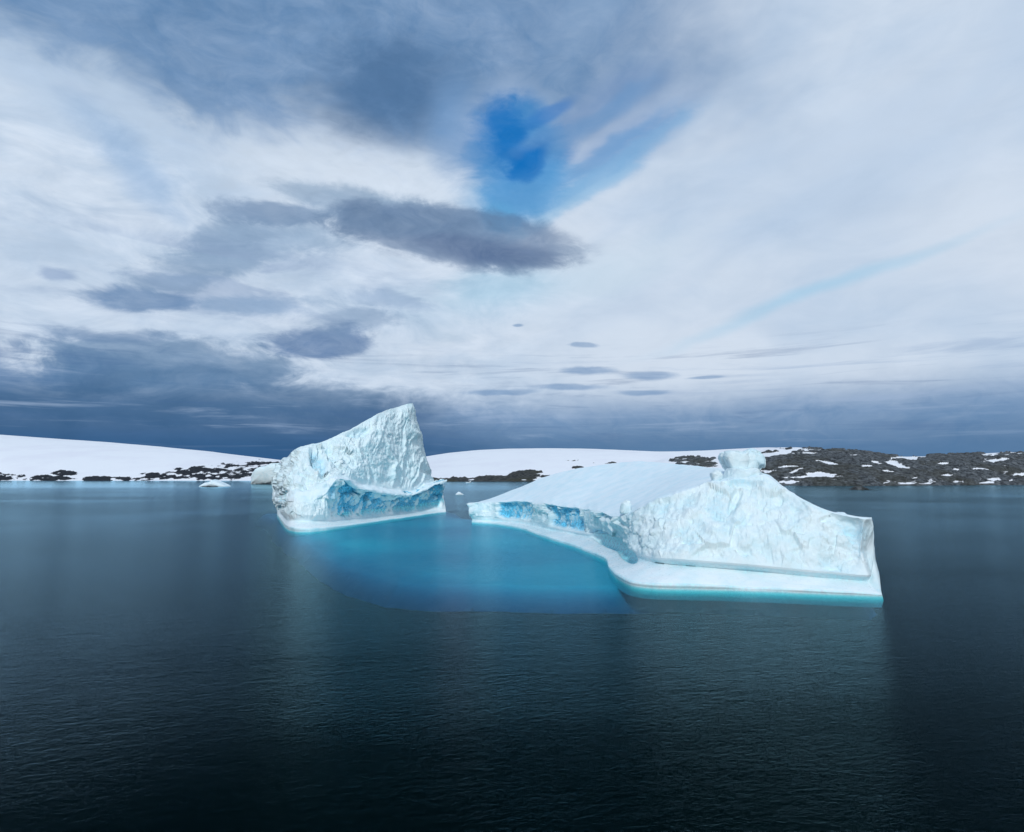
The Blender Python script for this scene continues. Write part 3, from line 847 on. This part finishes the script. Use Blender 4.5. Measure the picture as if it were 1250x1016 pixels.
    fl = fbm(np.stack([V[..., 1] * 0.30 + V[..., 2] * 0.25, V[..., 2] * 0.10, V[..., 0] * 0.05], -1), 5, 0.6, 71, True)
    front_w = wall * (1 - side)
    d = front_w * (big * 1.9 + fa1 * 0.65 + fa2 * 0.25 + fa3 * 0.12 + fb * 0.38)
    d += wall * side * (fl * 0.6 + fa2 * 0.2 + fb * 0.25 + fa1 * 0.35)
    # two fresh scars in the side wall, cut back into blue ice
    wx_ = pxx + fbm(V * 0.3, 4, 0.6, 83) * 12; wy_ = pyy + fbm(V * 0.3 + 9, 4, 0.6, 87) * 8
    scar = ell(wx_, wy_, [(622, 622, 14, 17, -25, 0.9), (640, 622, 9, 17, -25, 0.8), (676, 632, 8, 24, -22, 0.9), (697, 633, 15, 26, -28, 0.8), (741, 632, 9, 6, 0, 0.5)]) * wall * side
    d -= scar * 1.7
    # notch cut by the sea at the foot of the corner
    notch = ell(pxx, pyy, [(742, 659, 30, 8, 28, 1.0), (765, 676, 16, 7, 42, 1.0)]) * (rows > e[3] + 6) * (rows < e[6])
    d -= notch * 1.3
    # gully and saddle under the block
    d -= ell(pxx, pyy, [(905, 590, 26, 5, 6, 1.0), (898, 607, 6, 18, 25, 0.7)]) * wall * 1.1
    # rim of the cap breaks unevenly
    rim = np.exp(-((rows - e[7]) / 6.0) ** 2)
    rimn = fbm(np.stack([pxx * 0.06, pxx * 0.0, pxx * 0.0], -1), 5, 0.65, 77)
    d *= 1 - 0.75 * sstep(pxx, 1040, 1056)
    V = V + N * d[..., None]
    V[..., 2] += rim * rimn * 0.55 * (1 - sstep(pxx, 900, 960) * 0.6)
    cap = sstep(rows, e[7] - 2, e[7] + 6) * (1 - sstep(rows, e[10], e[10] + 3))
    V[..., 2] += cap * (fbm(V * 0.12, 3, 0.5, 81) * 0.35 + fbm(V * 0.9, 3, 0.5, 85) * 0.04)
    V[..., 2] += sstep(rows, e[10], e[10] + 4) * (1 - sstep(rows, e[12] - 3, e[12])) * fb * 0.8
    foot = sstep(rows, e[2], e[3]) * (1 - sstep(rows, e[4], e[5]))
    V += N * (foot * (fbm(V * 0.16, 3, 0.5, 91) * 0.28 + fbm(V * 1.2, 3, 0.5, 95) * 0.02))[..., None]
    blue = np.maximum(scar * (1.0 + 0.5 * fb - 0.6 * sstep(fa2 + 0.8 * fl, 0.1, 0.8)), notch * 0.62)
    blue = np.maximum(blue, wall * (0.12 + 0.16 * sstep(-big - fa1 * 0.5, -0.1, 0.5)))
    blue = np.maximum(blue, sstep(rows, e[4] - 5, e[4]) * (1 - sstep(rows, e[5] - 2, e[5])) * 0.36)
    blue = np.maximum(blue, (rows <= e[3]) * 0.40)
    blue = np.maximum(blue, ell(pxx, pyy, [(908, 587, 22, 4, 6, 0.32)]) * (rows > e[6]) * (rows < e[9]))
    split_parts(V, e, [('keel', 0, 2, M_sub), ('waterline_foot', 2, 5, M_foot), ('ice_wall', 5, 7, M_wall),
                       ('snow_cap', 7, 10, M_cap), ('back_slope', 10, 13, M_cap)], root, {'blue': blue})
    end_cap(V, 0, 0, nr - 1, M_wall, root, (-1, 0.3, 0))
    end_cap(V, nc - 1, 0, nr - 1, M_wall, root, (1, 0.4, 0))
    # the block balanced on the peak, and two smaller lumps
    lump('ice_block', [(880.5, 557), (882.6, 552.5), (890, 551), (899, 551.5), (909, 552), (911, 560), (909, 572), (906, 579), (897, 581), (891, 577), (886, 570), (883, 563)],
         95, 2.2, M_wall, root, amp=0.20, seed=101, blue=0.05, squash=5, freq=0.6)
    lump('ice_block', [(903, 553), (908, 550.5), (914, 548), (918, 548.6), (920.5, 551), (924, 552), (927, 556.5), (929, 562), (928, 569), (924, 572), (921, 577), (912, 581), (903, 580), (900, 566)],
         95.8, 2.4, M_wall, root, amp=0.30, seed=109, blue=0.22, squash=3.2, freq=0.7)
    lump('ice_neck', [(891, 572), (900, 573), (912, 573), (921, 571), (924, 576), (932, 583), (928, 590), (900, 590), (882, 588), (887, 580)],
         93.0, 2.8, M_wall, root, amp=0.25, seed=113, blue=0.12, squash=2.4, freq=0.6)
    lump('ice_block', [(868, 578), (873, 574), (879, 575), (881, 580), (880, 588), (870, 588)], 92, 1.0, M_wall, root, amp=0.12, seed=103, n_th=50, n_ph=26)
    lump('ice_block', [(759, 614), (764, 610), (769, 611), (771, 617), (770, 626), (757, 627)], 100.5, 0.9, M_wall, root, amp=0.12, seed=107, n_th=50, n_ph=26)
    return root
right_root = build_right()

# ---- ice under water joining the two, seen as turquoise
def build_shelf():
    Z0 = -1.5
    outline = [(316, 630), (328, 634), (340, 642), (354, 656), (374, 670), (402, 684), (440, 697), (480, 707), (540, 712), (600, 716), (650, 718.5), (700, 720), (760, 721),
               (830, 722), (900, 723.5), (990, 727), (1035, 728.5), (1052, 728.5), (1058, 725)]
    poly = [W(x, y, Z0)[:2] for x, y in outline]
    a = poly[-1]
    poly += [np.array([a[0] + 2, a[1] + 14]), np.array([30.0, 112.0]), np.array([8.0, 176.0]), W(574, 633, Z0)[:2], W(560, 628, Z0)[:2], W(546, 622, Z0)[:2], np.array([-30.0, 250.0]), np.array([-66.0, 232.0]), W(322, 626, Z0)[:2]]
    poly = np.array(poly)
    mn, mx = poly.min(0) - 5, poly.max(0) + 5
    gx_ = np.arange(mn[0], mx[0], 0.45); gy_ = np.arange(mn[1], mx[1], 0.45)
    X, Y = np.meshgrid(gx_, gy_)
    dist = np.full(X.shape, 1e9); inside = np.zeros(X.shape, bool)
    n = len(poly)
    for i in range(n):
        p, q = poly[i], poly[(i + 1) % n]
        d = q - p; L2 = (d ** 2).sum()
        t = np.clip(((X - p[0]) * d[0] + (Y - p[1]) * d[1]) / L2, 0, 1)
        dist = np.minimum(dist, np.hypot(X - p[0] - t * d[0], Y - p[1] - t * d[1]))
        cond = ((p[1] > Y) != (q[1] > Y)) & (X < (q[0] - p[0]) * (Y - p[1]) / (q[1] - p[1] + 1e-12) + p[0])
        inside ^= cond
    sd = np.where(inside, dist, -dist)
    # depth of the top of the shelf from a few soundings
    snd = [(345, 648, -0.6), (375, 655, -0.6), (400, 665, -0.8), (450, 652, -0.85), (520, 640, -0.9), (480, 695, -1.6), (560, 650, -1.2), (620, 655, -0.85), (560, 690, -1.4), (650, 690, -1.3), (700, 690, -1.1),
           (650, 722, -1.5), (740, 722, -1.3), (850, 728, -0.9), (1000, 733, -1.0), (1078, 735, -1.1)]
    num = 0; den = 0
    for x, y, z in snd:
        w = W(x, y, z); k = 1 / ((X - w[0]) ** 2 + ((Y - w[1]) * 0.8) ** 2 + 25) ** 1.5
        num = num + k * z; den = den + k
    top = num / den
    P3 = np.stack([X, Y, 0 * X], -1)
    n1 = fbm(P3 * 0.06, 5, 0.55, 3)
    sdn = sd + n1 * 2.0
    EDGE = -1.5                                   # pull the outermost points onto one smooth rim
    gy2, gx2 = np.gradient(sdn, 0.45)
    gl2 = np.maximum(np.hypot(gx2, gy2), 0.3)
    push = np.where(sdn < EDGE, EDGE - sdn, 0)
    push = np.clip(push, 0, 1.2)
    X = X + gx2 / gl2 * push; Y = Y + gy2 / gl2 * push
    keep = sdn > EDGE - 0.62
    sdn = np.maximum(sdn, EDGE)
    Z = top + n1 * 0.25 + fbm(P3 * 0.3, 4, 0.5, 9) * 0.08
    drop = np.clip(-(sdn - 1.5), 0, None)
    Z = Z - (1 - sstep(sdn, -1, 9)) * 0.9 * sstep(X, 0, -14) - drop * 0.5 - drop ** 2 * 0.18
    V = np.stack([X, Y, Z], -1)
    F_ = grid_faces(*X.shape)
    kf = keep.ravel()[F_].all(1)
    F_ = F_[kf]
    used = np.unique(F_); remap = np.zeros(X.size, int); remap[used] = np.arange(len(used))
    Vt = V.reshape(-1, 3)[used]; ft = remap[F_]
    Vb = Vt.copy(); Vb[:, 2] -= (np.clip(sdn.ravel()[used] + 1.5, 0, 40) * 0.1)      # underside tapers back from the edge
    mesh_obj('submerged_shelf', np.concatenate([Vt, Vb]), np.concatenate([ft, ft[:, ::-1] + len(Vt)]), M_sub, right_root, {'blue': np.zeros(len(used) * 2) + 0.1})
build_shelf()

# ------------------------------------------------------------------ small ice and rock
def float_ice(poly, Y, half, label, cat='small iceberg', amp=0.3, seed=0, freq=0.5, blue=0.1, mat=None, name='small_iceberg', **k):
    o = lump(name, poly, Y, half, mat or M_cap, None, amp=amp, seed=seed, freq=freq, blue=blue, **k)
    tag(o, label, cat, 'small floating ice far from the big icebergs' if mat is None or mat is M_wall else None)
    return o
Y1 = W(262, 594)[1]
float_ice([(245, 595), (246, 593), (252, 589.5), (258, 588), (262, 585.2), (266, 587), (271, 589.3), (277, 592), (280, 594), (279, 596)],
          Y1, 9, 'small pointed white iceberg floating in front of the dark rocks at left', seed=201, amp=0.5, freq=0.18)
Y2 = W(322, 591)[1]
float_ice([(307.5, 592), (309, 583), (309, 577), (313, 573), (319, 570), (326, 569), (333, 566), (342, 566), (350, 570), (352, 592)],
          Y2, 10, 'flat sided white iceberg partly hidden behind the left edge of the tall fin iceberg', seed=205, amp=0.8, freq=0.12, mat=M_wall, blue=0.15)
Y3 = W(560, 604)[1]
float_ice([(556, 604.5), (557, 602.8), (560, 600.5), (563, 602), (566, 603.5), (566, 604.6)], Y3, 1.6,
          'tiny lump of white ice on the open water between the two big icebergs', 'growler', seed=211, amp=0.2, freq=0.6, n_th=40, n_ph=20)
Y4 = W(572, 589.5)[1]
float_ice([(568, 590.5), (569, 588.6), (571, 589.3), (573, 588.2), (575, 586.8), (575, 589), (573, 590.5)], Y4, 2.5,
          'tiny scrap of white ice at the foot of the snowy shore in the middle', 'growler', seed=213, amp=0.3, freq=0.4, n_th=40, n_ph=20)
Y5 = W(1048, 598)[1]
M_skerry = M_land_rock
o = lump('skerry', [(1037, 599.5), (1038, 597.6), (1042, 594.6), (1048, 593.6), (1053, 595), (1058, 597.6), (1066, 598), (1074, 598.6), (1074, 600), (1050, 601)],
         Y5, 6, M_skerry, None, amp=0.6, seed=221, freq=0.25, attr='rock', blue=0.85)
tag(o, 'small dark rock islet rising from the water off the grey rocky shore', 'rock islet')
